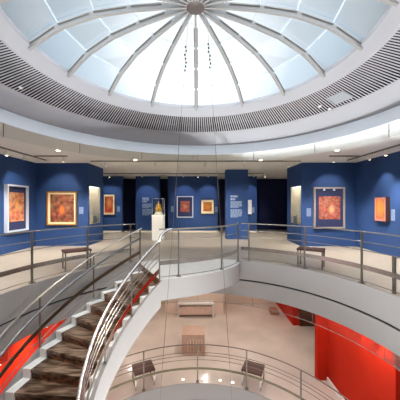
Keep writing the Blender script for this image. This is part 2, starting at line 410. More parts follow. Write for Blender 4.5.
# ------------------------------------------------------------------ pedestal, glass cover and statue
px_, py_ = -1.86, 11.2
t = thing('pedestal', 'tall white pedestal carrying the gilt statue under glass', 'pedestal', (px_, py_, 0))
link('shaft', MB().box((px_-.25, py_-.25, .05), (px_+.25, py_+.25, 1.06)), M['white'], t, bevel=.006)
link('base', MB().box((px_-.235, py_-.235, 0), (px_+.235, py_+.235, .05)), M['white'], t)
link('top', MB().box((px_-.26, py_-.26, 1.06), (px_+.26, py_+.26, 1.1)), M['cap'], t)
t = thing('glass_cover', 'square glass cover standing over the gilt statue', 'glass cover', (px_, py_, 1.1))
g = .23
for nm, a, b2 in (('glass_side', (-g, -g), (g, -g+.008)), ('glass_side', (-g, g-.008), (g, g)), ('glass_side', (-g, -g+.008), (-g+.008, g-.008)), ('glass_side', (g-.008, -g+.008), (g, g-.008))):
    link(nm, MB().box((px_+a[0], py_+a[1], 1.1005), (px_+b2[0], py_+b2[1], 1.82)), M['glass'], t)
link('glass_top', MB().box((px_-g, py_-g, 1.82), (px_+g, py_+g, 1.828)), M['glass'], t)
mb = MB()
for sx in (-1, 1):
    for sy in (-1, 1): mb.tube([(px_+sx*g, py_+sy*g, 1.1005), (px_+sx*g, py_+sy*g, 1.828)], .004, 6)
mb.tube([(px_-g, py_-g, 1.826), (px_+g, py_-g, 1.826), (px_+g, py_+g, 1.826), (px_-g, py_+g, 1.826)], .004, 6, True)
link('edge_trim', mb, M['silver'], t)
t = thing('seated_statue', 'small gilt seated figure on a cream stand on the white pedestal', 'statue', (px_, py_, 1.1))
link('stand', MB().lathe((px_, py_, 1.1005), [(0,0), (.19,0), (.2,.03), (.16,.08), (.13,.13), (.15,.16), (0,.16)], 20), M['cream'], t)
z = 1.262
link('lotus_base', MB().lathe((px_, py_, z), [(0,0), (.13,0), (.15,.03), (.12,.05), (.15,.08), (.13,.1), (0,.1)], 20), M['statue'], t)
mb = MB(); z += .1
mb.ball((px_, py_, z+.17), (.062, .045, .12)); mb.ball((px_, py_, z+.24), (.085, .045, .045))       # torso, shoulders
mb.ball((px_, py_-.005, z+.335), (.04, .043, .052)); mb.ball((px_, py_, z+.39), (.02, .02, .03))     # head, crown knot
mb.tube([(px_, py_, z+.25), (px_, py_, z+.31)], .022, 8)
for s in (-1, 1):
    mb.tube([(px_+s*.03, py_-.0, z+.05), (px_+s*.13, py_-.04, z+.045), (px_+s*.04, py_-.11, z+.035), (px_-s*.04, py_-.11, z+.03)], [.05, .045, .035, .022], 10)
    mb.tube([(px_+s*.082, py_, z+.245), (px_+s*.115, py_-.01, z+.15), (px_+s*.06, py_-.08, z+.09), (px_+s*.01, py_-.09, z+.085)], [.027, .024, .02, .014], 8)
mb.bm.transform(Matrix.Translation((px_, py_, z)) @ Matrix.Scale(.85, 4) @ Matrix.Translation((-px_, -py_, -z)))
link('figure', mb, M['statue'], t)

# ------------------------------------------------------------------ round slab edge, landing, ceiling ring
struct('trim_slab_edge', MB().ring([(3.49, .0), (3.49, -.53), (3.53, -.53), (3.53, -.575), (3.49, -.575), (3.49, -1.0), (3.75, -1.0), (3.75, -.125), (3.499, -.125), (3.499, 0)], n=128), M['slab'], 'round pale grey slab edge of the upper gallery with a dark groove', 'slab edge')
struct('trim_slab_groove', MB().ring([(3.526, -.53), (3.529, -.53), (3.529, -.575), (3.526, -.575)], n=128), M['dark'], 'dark groove line running round the slab edge', 'groove')
T0, DT, NS = 27.7, 6.37, 22
RZ = -ZL/NS
RI, RO = 1.70, 3.08
front = [(-.86, 5.30), (-.6, 5.40), (-.3, 5.52), (0, 5.66), (.3, 5.84), (.56, 6.05), (.78, 6.28), (.95, 6.52), (1.07, 6.78), (1.125, 7.07)]
def smooth(pts, n):
    out = []
    P = [Vector((*p, 0)) for p in pts]
    for i in range(len(P)-1):
        p0, p1, p2, p3 = P[max(i-1,0)], P[i], P[i+1], P[min(i+2,len(P)-1)]
        for k in range(n):
            t = k/n
            out.append(.5*((2*p1)+(p2-p0)*t+(2*p0-5*p1+4*p2-p3)*t*t+(3*p1-p0-3*p2+p3)*t**3))
    out.append(P[-1]); return out
fc = smooth(front, 4)
poly = [(p.x, p.y) for p in fc] + [(pol(3.5, d).x, pol(3.5, d).y) for d in [-20+47.7*i/24 for i in range(25)]]
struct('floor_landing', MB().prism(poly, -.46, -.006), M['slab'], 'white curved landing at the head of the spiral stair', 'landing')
struct('floor_landing_top', MB().prism(poly, -.006, .001), M['landing'], 'pale stone top of the curved landing', 'landing')
# ceiling ring: stepped profile from the skylight kerb out to the fascia
struct('trim_skylight_ring', MB().ring([(2.53, 4.06), (2.53, 4.02), (2.66, 3.85), (2.70, 3.85), (2.70, 4.1), (2.53, 4.1)], n=128), M['ringgrey'], 'grey ring kerb round the foot of the skylight', 'ring')
struct('ceiling_ring', MB().ring([(3.352, 3.64), (3.39, 3.60), (3.44, 3.535), (3.60, 3.325), (3.66, 3.325), (3.66, 3.66), (3.37, 3.9)], n=128), M['ringgrey'], 'smooth grey band between the grille and the white fascia', 'ceiling')
struct('trim_white_fascia', MB().ring([(3.60, 3.322), (3.42, 3.02), (3.46, 3.02), (3.66, 3.25), (3.66, 3.322)], n=128), M['fascia'], 'white sloping fascia at the rim of the gallery ceiling', 'fascia')
t = thing('ventilation_grille', 'ring shaped grey slatted grille round the skylight', 'grille', (CX, CY, 3.62))
link('backing', MB().ring([(2.702, 3.862), (2.712, 3.862), (2.712, 4.02), (3.335, 3.83), (3.335, 3.655), (3.348, 3.655), (3.348, 3.845), (2.702, 4.04)], n=128), M['grilleback'], t)
mb = MB(); NSL = 330
for i in range(NSL):
    d = 360*i/NSL; hw = .45*360/NSL/2
    q = [pol(2.665, d, 3.849), pol(3.345, d, 3.638)]
    a, b2 = math.radians(d), .0112
    u = Vector((math.cos(a), math.sin(a), 0))*b2
    vs = []
    for p in q:
        for s in (-1, 1):
            for dz in (0, .004): vs.append(mb.bm.verts.new(p + u*s + Vector((0, 0, dz))))
    for f in ((0,1,3,2),(4,6,7,5),(0,4,5,1),(2,3,7,6),(0,2,6,4),(1,5,7,3)): mb.bm.faces.new([vs[k] for k in f])
link('slats', mb, M['slat'], t)
def sensor(label, r, deg, n=1, size=.035):
    z = 3.849-(r-2.665)/.68*.211
    p = pol(r, deg, z)
    mb = MB().lathe((p.x, p.y, p.z-.03), [(0, 0), (size*.6, 0), (size, .02), (size, .03), (0, .03)], 12)
    o = link('ceiling_sensor', mb, M['can'], None, (p.x, p.y, p.z-.03)); tag(o, label, 'sensor', 'small sensors on the ceiling grille')
sensor('small white sensor at the grille rim on the spiral stair side', 3.2, 78)
sensor('small white grille sensor by the outer corner of the pale access panel', 3.28, -61)
sensor('small white grille sensor by the inner corner of the pale access panel', 3.1, -59)
p0 = [(r, d) for r, d in ((2.95, -64), (3.22, -64), (3.22, -71), (2.95, -71))]
zz = lambda r: 3.849-(r-2.665)/.68*.211-.004
mb = MB(); A = [pol(r, d, zz(r)) for r, d in p0]
va = [mb.bm.verts.new(p) for p in A]; vb = [mb.bm.verts.new(p-Vector((0,0,.008))) for p in A]
for i in range(4): mb.bm.faces.new((va[i], va[(i+1)%4], vb[(i+1)%4], vb[i]))
mb.bm.faces.new(va); mb.bm.faces.new(vb[::-1])
tag(link('access_panel', mb, M['panelgrey'], None, A[0]), 'pale rectangular access panel lying against the slatted ceiling grille', 'panel')

# ------------------------------------------------------------------ skylight
prof = [(0, 3.03), (.45, 3.02), (.98, 2.985), (1.55, 2.905), (2.1, 2.72), (2.55, 2.42)]
prof = [(r, h+CAMZ) for r, h in prof]
t = thing('window_1', 'round domed skylight of frosted glass over the atrium', 'skylight', (CX, CY, 4.02), kind='structure')
RIBS = [0.6] + [a*q for a in (25.6, 48.6, 69.8, 89, 108.7, 127, 145, 162.5) for q in (1, -1)] + [180]
RIBS = sorted(a % 360 for a in RIBS); NR = len(RIBS)
mb = MB()
for i in range(NR):
    a0, a1 = RIBS[i], RIBS[(i+1) % NR]+(360 if i == NR-1 else 0)
    for (r0, z0), (r1, z1) in zip(prof, prof[1:]):
        q = [pol(r0, a0, z0+.05), pol(r1, a0, z1+.05), pol(r1, a1, z1+.05), pol(r0, a1, z0+.05)]
        if r0 == 0: q = [q[0], q[1], q[2]]
        mb.bm.faces.new([mb.bm.verts.new(p) for p in q])
link('glazing', mb, M['pane'], t)
def rprof(r):
    for (r0, z0), (r1, z1) in zip(prof, prof[1:]):
        if r <= r1: return z0 + (z1-z0)*(r-r0)/(r1-r0)
    return prof[-1][1]
for i in range(NR):
    d = RIBS[i]
    rib = MB()
    rs = [.1 + (2.56-.1)*k/14 for k in range(15)]
    a = math.radians(d); u = Vector((math.cos(a), math.sin(a), 0))
    rows = []
    for r in rs:
        z = rprof(r); w = .016+.010*r/2.5; dp = .10
        rows.append([rib.bm.verts.new(pol(r, d, z+dz) + u*s*w) for s, dz in ((-1, .045), (1, .045), (1, .045-dp), (-1, .045-dp))])
    for A, B in zip(rows, rows[1:]):
        for k in range(4): rib.bm.faces.new((A[k], A[(k+1)%4], B[(k+1)%4], B[k]))
    rib.bm.faces.new(rows[0]); rib.bm.faces.new(rows[-1][::-1])
    ro = link('rib', rib, M['rib'], t)
    gk = MB()
    for (r0, z0), (r1, z1) in zip(prof[1:], prof[2:]):
        ra = r0 + (r1-r0)*.12
        for s in (-1, 1):
            gk.tube([pol(ra, d, rprof(ra)+.012) + u*s*(.024+.010*ra/2.5), pol(r1, d, rprof(r1)+.012) + u*s*(.024+.010*r1/2.5)], .009, 5)
    gk.smooth = False
    link('gasket', gk, M['gasket'], ro)
for (r, z) in prof[1:-1]:
    mb = MB(); pts = [pol(r, a, z+.035) for a in RIBS]
    link('transom', mb.tube(pts, .012, 6, True), M['transom'], t)
link('hub', MB().lathe((CX, CY, 4.56), [(0, 0), (.12, 0), (.16, .03), (.17, .08), (.12, .12), (0, .12)], 28), M['hub'], t)

# glass smoke curtain under the ceiling rim, and the low one under the slab
def curtain(name, label, r, z0, z1, joint, edge):
    t = thing(name, label, 'glass curtain', (CX, CY, z0))
    for i in range(14):
        a0, a1 = 360*i/14+.15, 360*(i+1)/14-.15
        mb = MB().ring([(r, z0), (r+.012, z0), (r+.012, z1), (r, z1)], a0, a1, 10)
        link('glass_panel', mb, M['paleglass'], t)
        p = pol(r+.006, 360*i/14); link('joint_strip', MB().box((p.x-joint, p.y-joint, z0), (p.x+joint, p.y+joint, z1)), M['darksteel'], t)
    if edge:
        link('edge_trim', MB().ring([(r-.001, z0-.008), (r+.013, z0-.008), (r+.013, z0-.0005), (r-.001, z0-.0005)], n=96), M['darksteel'], t)
curtain('smoke_curtain', 'clear glass smoke curtain hanging below the white ceiling fascia', 3.64, 2.83, 3.25, .004, False)
curtain('smoke_curtain', 'low clear glass smoke curtain hanging below the grey slab edge', 3.53, -1.26, -1.001, .004, True)

# ------------------------------------------------------------------ railings
def arc(r, a0, a1, z, n=48): return [pol(r, a0+(a1-a0)*i/n, z) for i in range(n+1)]
def railing(label, paths, z, posts, levels, band, top_r=.013):
    """paths(z) -> polyline at height z; posts = list of points; levels = thin rails; band = (height, tall)"""
    t = thing('railing', label, 'railing', (posts[0].x, posts[0].y, z), 0, 'steel railings round the atrium')
    for p in posts:
        mb = MB().box((p.x-.016, p.y-.016, z+.001), (p.x+.016, p.y+.016, z+levels[0])); mb.box((p.x-.045, p.y-.045, z+.001), (p.x+.045, p.y+.045, z+.02))
        link('post', mb, M['darksteel'], t)
    for i, h in enumerate(levels):
        link('top_rail' if i == 0 else 'thin_rail', MB().tube(paths(z+h), top_r if i == 0 else .008, 8), M['darksteel'], t)
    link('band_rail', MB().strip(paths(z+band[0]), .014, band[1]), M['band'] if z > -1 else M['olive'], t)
    return t
lv = [1.04, .84, .67, .05]
RR = 3.56
t = railing('curved steel railing along the slab edge on the side of the pewter framed tapestry', lambda z: arc(RR, -20.5, -176, z, 80), 0, [pol(RR, d) for d in (-24, -48.2, -69.5, -91, -112, -134, -156)], lv, (.33, .09))
p = pol(RR+.03, -79.5); link('short_post', MB().box((p.x-.022, p.y-.022, .001), (p.x+.022, p.y+.022, .67)), M['darksteel'], t)
railing('curved steel railing along the slab edge on the side of the gold framed painting', lambda z: arc(RR, 29, 176, z, 80), 0, [pol(RR, d) for d in (31, 49, 69.3, 91, 112, 134, 156)], lv, (.33, .09))
lp = []
for i, p in enumerate(fc):
    q = fc[min(i+1, len(fc)-1)] - fc[max(i-1, 0)]; q.normalize()
    lp.append(p + Vector((-q.y, q.x, 0))*.05)
def landing_path(z):
    v = [Vector((p.x, p.y, z)) for p in lp]
    return v
near = lambda x: min(lp, key=lambda p: abs(p.x-x))
railing('steel railing bowing round the white landing at the head of the stair', landing_path, .001, [near(-.46), near(.54), near(1.05)], [1.05, .82, .03], (.33, .09), .018)

lower_levels = [1.08, .85, .76, .64]
railing('curved steel railing round the opening of the lower gallery', lambda z: arc(3.45, 126, -126, z, 110), ZL, [pol(3.45, d) for d in (118, 94, 71, 49, 25.5, 0, -23.4, -47.5, -71, -94, -118)], lower_levels, (.39, .06), .014)

# ------------------------------------------------------------------ spiral stair
hz = lambda d: -(d-T0)/DT*RZ
TE = T0+NS*DT
st = thing('spiral_staircase', 'white spiral staircase with dark walnut treads descending from the landing', 'staircase', pol(2.4, TE, ZL))
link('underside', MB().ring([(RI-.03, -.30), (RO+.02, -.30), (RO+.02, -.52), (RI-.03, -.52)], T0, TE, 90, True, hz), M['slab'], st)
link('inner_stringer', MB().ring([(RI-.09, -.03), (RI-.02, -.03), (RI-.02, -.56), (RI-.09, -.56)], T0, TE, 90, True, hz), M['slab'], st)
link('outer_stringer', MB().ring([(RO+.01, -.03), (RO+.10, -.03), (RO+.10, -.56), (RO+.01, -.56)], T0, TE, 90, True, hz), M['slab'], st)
for k in range(1, NS+1):
    a0, a1 = T0+(k-1)*DT, T0+k*DT
    zt = -k*RZ
    if k == NS: zt += .001
    link('tread', MB().ring([(RI+.09, zt), (RO-.14, zt), (RO-.14, zt-.05), (RI+.09, zt-.05)], a0-.15, a1+.35, 6), M['tread'], st)
    link('riser', MB().ring([(RI+.09, zt-.05), (RO-.14, zt-.05), (RO-.14, zt-RZ-.03), (RI+.09, zt-RZ-.03)], a1-.5, a1, 2), M['riser'], st)
    for r0, r1 in ((RO-.14, RO+.01), (RI-.02, RI+.09)):
        link('end_cap', MB().ring([(r0, zt+.012), (r1, zt+.012), (r1, zt-RZ-.1), (r0, zt-RZ-.1)], a0-.15, a1+.5, 4), M['cap'], st)
link('riser', MB().ring([(RI-.02, -.005), (RO+.01, -.005), (RO+.01, -RZ-.03), (RI-.02, -RZ-.03)], T0-.3, T0+.35, 2), M['riser'], st)
def hel(r, a0, a1, h, n=70): return [pol(r, a0+(a1-a0)*i/n, hz(a0+(a1-a0)*i/n)+h) for i in range(n+1)]
# outer balustrade
ro = RO+.055
t = thing('stair_railing', 'steel railing with dark handrail along the outer side of the stair', 'railing', pol(ro, T0, 0), 0, 'steel railings of the stair')
for j, d in enumerate([28.6, 50, 72, 94, 116, 138, 160]):
    p = pol(ro, d, hz(d)-.029); link('post', MB().tube([p, p+Vector((0,0,.98))], .018, 8), M['darksteel'], t)
link('top_rail', MB().tube(hel(ro, T0, TE-2, .96), .016, 8), M['steel'], t)
link('handrail', MB().tube(hel(ro-.07, T0+1, TE-2, .74), .026, 10), mat('dark bronze handrail', (112, 110, 110), .3, .8), t)
link('band_rail', MB().strip(hel(ro-.02, T0+1, TE-2, .36), .014, .085), mat('dark bronze band', (104, 88, 74), .35, .8, var=.1), t)
link('thin_rail', MB().tube(hel(ro, T0+1, TE-2, .12), .009, 6), M['darksteel'], t)
# inner balustrade
ri = RI-.055
t = thing('stair_railing', 'bright steel railing with a thick handrail along the inner side of the stair', 'railing', pol(ri, T0, 0), 0, 'steel railings of the stair')
for d in [28.3, 50, 72, 94, 116, 138, 160]:
    p = pol(ri, d, hz(d)-.03); link('post', MB().tube([p, p+Vector((0,0,.84))], .015, 8), M['darksteel'], t)
link('handrail', MB().tube([Vector((lp[4].x, lp[4].y, 1.045)), Vector((lp[3].x, lp[3].y, 1.03)), Vector((lp[2].x, lp[2].y, .98)), Vector((lp[1].x, lp[1].y, .92))] + hel(ri, T0+1, TE-2, .84), .031, 10), M['bright'], t)
for h in (.66, .55, .44): link('thin_rail', MB().tube(hel(ri, T0+1, TE-2, h), .009, 6), M['bright'], t)
link('band_rail', MB().strip(hel(ri, T0+1, TE-2, .22), .014, .10), mat('mirror polished band', (226, 222, 216), .10, 1.0, var=.02), t)

# ------------------------------------------------------------------ stools
def stool(label, c, rz, group, w=.62, dp=.40, h=.47, seat=.045, lm=None):
    t = thing('stool', label, 'stool', c, rz, group); W = world_of(t)
    def add(nm, mb, m, bev=0): mb.bm.transform(W); return link(nm, mb, m, t, bevel=bev)
    add('seat', MB().box((-w/2, -dp/2, h-seat), (w/2, dp/2, h)), M['leather'], .012)
    b = .014 if lm is None else .02; lm = lm or M['darksteel']
    for sx in (-1, 1):
        for sy in (-1, 1):
            x, y = sx*(w/2-.03), sy*(dp/2-.03)
            add('leg', MB().box((x-b, y-b, .001), (x+b, y+b, h-seat)), lm)
        x = sx*(w/2-.03); add('stretcher', MB().box((x-b*.8, -dp/2+.044, .05), (x+b*.8, dp/2-.044, .075)), lm)
    return t
p = pol(3.86, -48.5); stool('low dark stool behind the upper railing, below the pewter framed tapestry', (p.x, p.y, 0), math.radians(-33), 'dark stools by the upper railing')
p = pol(3.86, 51); stool('low dark stool behind the upper railing, below the gold framed painting', (p.x, p.y, 0), math.radians(38), 'dark stools by the upper railing')
p = pol(3.76, -25.2); stool('brown topped stool by the lower railing on the side of the long red wall', (p.x, p.y, ZL), math.radians(-25), 'brown topped stools by the lower railing', .58, .5, .46, .05, M['bright'])
p = pol(3.76, 24.6); stool('brown topped stool by the lower railing beside the curve of the spiral stair', (p.x, p.y, ZL), math.radians(25), 'brown topped stools by the lower railing', .58, .5, .46, .05, M['bright'])

# ------------------------------------------------------------------ hanging cables
for (top, bot, lab, y0) in (((188.5, 18), (160, 400), 'thin steel cable with small dark beads, the one hanging nearer the spiral stair', 47), ((207, 18), (232, 400), 'thin steel cable with small dark beads, the one hanging nearer the text column', 44)):
    a = at(top[0], top[1], CY); b = at(bot[0], bot[1], CY); u = (b-a)/(b.z-a.z)
    P = lambda z: a + u*(z-a.z)
    top_p = Vector((CX + (.1 if top[0] > 196 else -.1), CY, 4.562))
    t = thing('hanging_cable', lab, 'cable', P(-7.1), 0, 'cables hanging in the atrium')
    link('wire', MB().tube([top_p, a, b, P(-7.1)], .0032, 6), M['darksteel'], t)
    for k in range(7):
        z = at(190, y0+3.9*k, CY).z; q = P(z) + Vector((random.uniform(-.016, .016), 0, 0))
        link('bead', MB().ball(q, (.013, .013, .018), 8), M['dark'], t)
struct('floor_below', MB().box((-6.5, -3.2, -7.3), (6.5, 13.5, -7.1)), M['lowfloor'], 'stone floor at the bottom of the atrium', 'floor')

# ------------------------------------------------------------------ lower gallery
struct('floor_lower', holed(3.40, -6.5, 6.5, YN, 13.2, ZL-.12, ZL), M['lowfloor'], 'polished beige floor of the lower gallery', 'floor')
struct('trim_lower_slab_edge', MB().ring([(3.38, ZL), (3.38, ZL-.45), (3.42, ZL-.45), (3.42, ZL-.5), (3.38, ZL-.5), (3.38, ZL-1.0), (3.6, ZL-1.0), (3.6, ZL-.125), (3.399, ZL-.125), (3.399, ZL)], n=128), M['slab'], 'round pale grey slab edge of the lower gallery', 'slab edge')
p0_ = [(pol(r, d).x, pol(r, d).y) for r, d in [(3.45, TE+36*i/12) for i in range(13)] + [(RI-.09, TE+36-36*i/12) for i in range(13)]]
struct('floor_lower_landing', MB().prism(p0_, ZL-.3, ZL-.004), M['landing'], 'landing at the foot of the spiral stair', 'landing')
struct('ceiling_lower', holed(3.6, -6.5, 6.5, YN, 13.2, -1.0, -.9), M['ceil'], 'ceiling of the lower gallery under the slab', 'ceiling')
for nm, lo, hi, m, lab in (
    ('wall_lower_back', (-6.5, 13.0, ZL), (6.5, 13.2, -1.0), 'lowwall', 'pale far wall of the lower gallery'),
    ('wall_lower_left', (-6.7, YN, ZL), (-6.5, 13.2, -1.0), 'lowwall', 'pale outer wall of the lower gallery behind the stair'),
    ('wall_lower_right', (6.5, YN, ZL), (6.7, 13.2, -1.0), 'lowwall', 'pale outer wall of the lower gallery behind the red wall'),
    ('wall_lower_near', (-6.5, YN-.2, ZL), (6.5, YN, -1.0), 'lowwall', 'pale near wall of the lower gallery'),
    ('wall_lower_center', (-1.62, 11.7, ZL), (1.1, 13.0, -1.0), 'lowwall', 'pale projecting wall of the lower gallery behind the low bench'),
    ('wall_red_recess', (3.98, 1.5, ZL), (4.1, 4.8, -1.0), 'red', 'red wall set back past the end of the long red wall'),
    ('wall_red_right', (3.74, 4.78, ZL), (3.94, 7.4, -1.0), 'red', 'long red wall of the lower gallery'),
    ('wall_red_end', (3.42, 7.3, ZL), (3.74, 7.45, -1.0), 'red', 'short red end wall facing the stair'),
    ('wall_red_left', (-4.1, .5, ZL), (-3.84, 7.2, -1.0), 'red', 'red wall of the lower gallery seen behind the stair'),
    ('wall_red_far', (3.95, 10.6, ZL), (4.2, 13.0, -1.0), 'red', 'short red wall of the lower gallery beside the dark wood doors')):
    struct(nm, MB().box(lo, hi), M[m], lab, 'wall')
struct('baseboard_red', MB().box((3.70, 4.78, ZL), (3.74, 7.3, ZL+.1)), M['cap'], 'white baseboard along the foot of the long red wall', 'baseboard')
# dark wood cabinet, low bench, plinth, small box
t = thing('wooden_cabinet', 'tall dark brown wooden cabinet at the end of the short red wall', 'cabinet', (4.6, 10.75, ZL))
link('body', MB().box((4.201, 10.52, ZL), (5.25, 11.0, -1.35)), M['wood'], t)
for x0, x1 in ((4.23, 4.72), (4.73, 5.22)):
    d_ = link('door', MB().box((x0, 10.49, ZL+.08), (x1, 10.519, -1.4)), M['wood'], t)
    xh = x1-.06 if x0 < 4.5 else x0+.06
    link('handle', MB().tube([(xh, 10.47, ZL+.95), (xh, 10.47, ZL+1.2)], .01, 6), M['steel'], d_)
t = thing('low_bench', 'long low bench with white frame and rose brown cushion against the projecting lower wall', 'bench', (-.2, 11.45, ZL))
x0, x1, y0, y1 = -1.0, .62, 11.3, 11.68
link('frame', MB().box((x0, y0, ZL+.58), (x1, y1, ZL+.64)).box((x0, y0, ZL), (x0+.06, y1, ZL+.58)).box((x1-.06, y0, ZL), (x1, y1, ZL+.58)), M['white'], t)
link('cushion', MB().box((x0+.07, y0+.02, ZL+.12), (x1-.07, y1, ZL+.5)), mat('rose brown cloth', (216, 190, 176), .8, var=.1), t, bevel=.03)
t = thing('display_plinth', 'broad rose brown plinth with pale upright strokes on the lower floor beyond the railing', 'plinth', (-.23, 8.9, ZL))
x0, x1, y0, y1 = -.62, .16, 8.5, 9.15
link('body', MB().box((x0, y0, ZL), (x1, y1, ZL+.68)), M['plinth'], t)
link('top', MB().box((x0-.01, y0-.01, ZL+.68), (x1+.01, y1+.01, ZL+.7)), M['plinth'], t)
mb = MB()
for i in range(6):
    x = x0+.2+i*.095; hh = random.uniform(.3, .45)
    mb.tube([(x, y0-.004, ZL+.14), (x+.015, y0-.004, ZL+.14+hh*.5), (x-.01, y0-.004, ZL+.14+hh)], .008, 5)
link('pale_strokes', mb, M['mat_board'], t)
tag(link('wooden_box', MB().box((3.3, 11.6, ZL), (3.62, 12.0, ZL+.22)), M['midwood'], None, (3.46, 11.8, ZL), .01), 'small brown box on the lower floor before the short red wall', 'box')
for i, px in enumerate((183, 203, 220, 232)):
    p = Vector(((px-XC)/F*7.3, 0, ZL)); dx = p.x-CX; p.y = CY+math.sqrt(3.53**2-dx*dx)
    t = thing('floor_uplight', ['first', 'second', 'third', 'fourth'][i]+' small round floor light from the stair side at the foot of the lower railing', 'floor light', (p.x, p.y, ZL), 0, 'floor lights along the lower slab edge')
    link('housing', MB().lathe(p, [(0, 0), (.05, 0), (.05, .018), (.036, .022), (0, .022)], 16), M['steel'], t)
    link('lens', MB().lathe(p+Vector((0,0,.0222)), [(0, 0), (.034, 0), (.03, .01), (0, .014)], 14), M['uplens'], t)

# ------------------------------------------------------------------ ceiling tracks, spotlights, sensor
def track(label, a, b):
    a, b = Vector(a), Vector(b); w = .03
    mb = MB().box((min(a.x, b.x)-w, min(a.y, b.y)-w, CEIL-.03), (max(a.x, b.x)+w, max(a.y, b.y)+w, CEIL-.0005))
    tag(link('lighting_track', mb, M['track'], None, (a.x, a.y, CEIL)), label, 'lighting track', 'ceiling lighting tracks')
track('long grey ceiling track running beside the wall with the silver framed hanging', (-5.42, 1.0, 0), (-5.42, 8.9, 0))
track('long grey ceiling track running beside the wall with the small orange panel', (5.2, 1.0, 0), (5.2, 8.9, 0))
track('long grey ceiling track crossing the gallery before the text column', (-3.9, 9.0, 0), (3.6, 9.0, 0))
track('grey ceiling track crossing the far end of the gallery', (-5.5, 12.7, 0), (3.2, 12.7, 0))
track('short grey ceiling track before the gold framed painting', (-5.3, 8.05, 0), (-4.3, 8.05, 0))
track('short grey ceiling track before the pewter framed tapestry', (4.2, 8.05, 0), (5.1, 8.05, 0))
def spot(label, pos, target, power, size=48, blend=.7, col=(1, .92, .81), group='track spotlights', base=CEIL, warm=None):
    pos, target = Vector(pos), Vector(target)
    t = thing('track_spotlight', label, 'spotlight', (pos.x, pos.y, base), 0, group)
    d = (target-pos).normalized()
    link('stem', MB().tube([(pos.x, pos.y, base-.031 if base == CEIL else base-.001), (pos.x, pos.y, pos.z)], .012, 6), M['can'], t)
    link('housing', MB().tube([pos-d*.07, pos+d*.07], .04, 12), M['can'], t)
    link('lens', MB().tube([pos+d*.0705, pos+d*.074], .033, 12), M['lens'], t)
    l = bpy.data.lights.new('spotlight_beam', 'SPOT'); l.energy = power; l.spot_size = math.radians(size); l.spot_blend = blend
    l.color = col; l.shadow_soft_size = .04
    o = bpy.data.objects.new('spotlight_beam', l); COL.objects.link(o); o.parent = t
    q = pos + d*.085
    o.location = q - Vector((pos.x, pos.y, base)); o.rotation_euler = d.to_track_quat('-Z', 'Y').to_euler()
    return t
ZS = CEIL-.13
W_ = 60
spot('white track spotlight aimed at the silver framed hanging', (-5.0 -.42, 7.7, ZS), (XL, 8.5, 1.95), 60, 62)
spot('white track spotlight aimed at the bare wall before the silver framed hanging', (-5.42, 6.2, ZS), (XL, 6.9, 1.9), 60, 64)
spot('white track spotlight aimed at the gold framed painting', (-4.9, 8.05, ZS), (-5.2, 9.5, 2.0), 75, 60)
spot('white track spotlight washing the floor below the gold framed painting', (-4.4, 8.05, ZS), (-5.0, 8.8, 0), 340, 90)
spot('white track spotlight aimed at the pewter framed tapestry', (4.7, 8.05, ZS), (4.88, 9.4, 2.0), 75, 60)
spot('white track spotlight washing the floor below the pewter framed tapestry', (4.3, 8.05, ZS), (4.9, 8.7, 0), 340, 90)
spot('white track spotlight aimed at the small orange panel', (5.2, 7.7, ZS), (XR, 7.9, 1.95), 60, 62)
spot('white track spotlight aimed at the bare wall before the small orange panel', (5.2, 6.0, ZS), (XR, 6.6, 1.9), 60, 66)
for x, lab in ((-5.0, 'the dark framed print'), (-2.95, 'the wall text behind the statue'), (-.85, 'the square red textile'), (.42, 'the ochre panel with cream mount'), (2.75, 'the narrow white work')):
    spot('white far track spotlight aimed at '+lab, (x, 12.7, ZS), (x, 14.05, 1.9), 62, 60, col=(.9, .92, 1.0))
spot('white track spotlight aimed at the text column', (1.6, 9.0, ZS), (1.68, 11.3, 1.5), 70, 44, col=(.95, .95, 1))
spot('white track spotlight aimed at the gilt statue', (-1.6, 9.0, ZS), (-1.86, 11.2, 1.3), 190, 26)
spot('track spotlight lighting the floor by the case next to the gold framed painting', (-3.4, 9.0, ZS), (-3.6, 10.6, 0), 290, 80)
spot('track spotlight lighting the floor by the case next to the pewter framed tapestry', (3.2, 9.0, ZS), (3.1, 10.4, 0), 290, 80)
spot('white track spotlight washing the floor between the statue and the text column', (.2, 9.0, ZS), (.1, 11.4, 0), 360, 90)
spot('white track spotlight lighting the floor below the silver framed hanging', (-5.42, 7.0, ZS), (-5.6, 7.4, 0), 340, 95)
spot('white track spotlight lighting the floor below the small orange panel', (5.2, 7.0, ZS), (5.4, 7.3, 0), 340, 95)
spot('white track spotlight lighting the open floor before the silver framed hanging', (-5.42, 4.6, ZS), (-5.5, 4.7, 0), 340, 95)
spot('white track spotlight lighting the open floor before the small orange panel', (5.2, 4.6, ZS), (5.4, 4.7, 0), 340, 95)
for x, lab in ((-4.9, 'before the dark framed print'), (-.4, 'before the two small framed works'), (3.0, 'beyond the text column')):
    spot('white far track spotlight on the floor '+lab, (x+.3, 12.7, ZS), (x+.3, 12.9, 0), 220, 90)
spot('added fill spotlight aimed across the opening at the slab edge beside the stair', (4.2, 3.4, ZS), (-3.4, 4.6, -.5), 420, 46)  # unseen lamp added to brighten the dim slab edge
track('short grey ceiling track added for the fill spotlight facing the spiral stair', (4.2, 3.0, 0), (4.2, 4.2, 0))
spot('added fill spotlight aimed at the upper flight of the spiral stair', (-4.3, 3.6, ZS), (-2.5, 5.0, -.6), 240, 60)  # unseen lamp added to brighten treads and end caps
track('short grey ceiling track added for the fill spotlight beside the spiral stair', (-4.3, 3.2, 0), (-4.3, 4.2, 0))
p = at(194, 157, 8.2)
tag(link('smoke_detector', MB().lathe((p.x, p.y, CEIL-.05), [(0, 0), (.06, 0), (.1, .025), (.1, .0495), (0, .0495)], 18), M['can'], None, (p.x, p.y, CEIL-.05)), 'round white smoke detector on the ceiling above the statue', 'smoke detector')

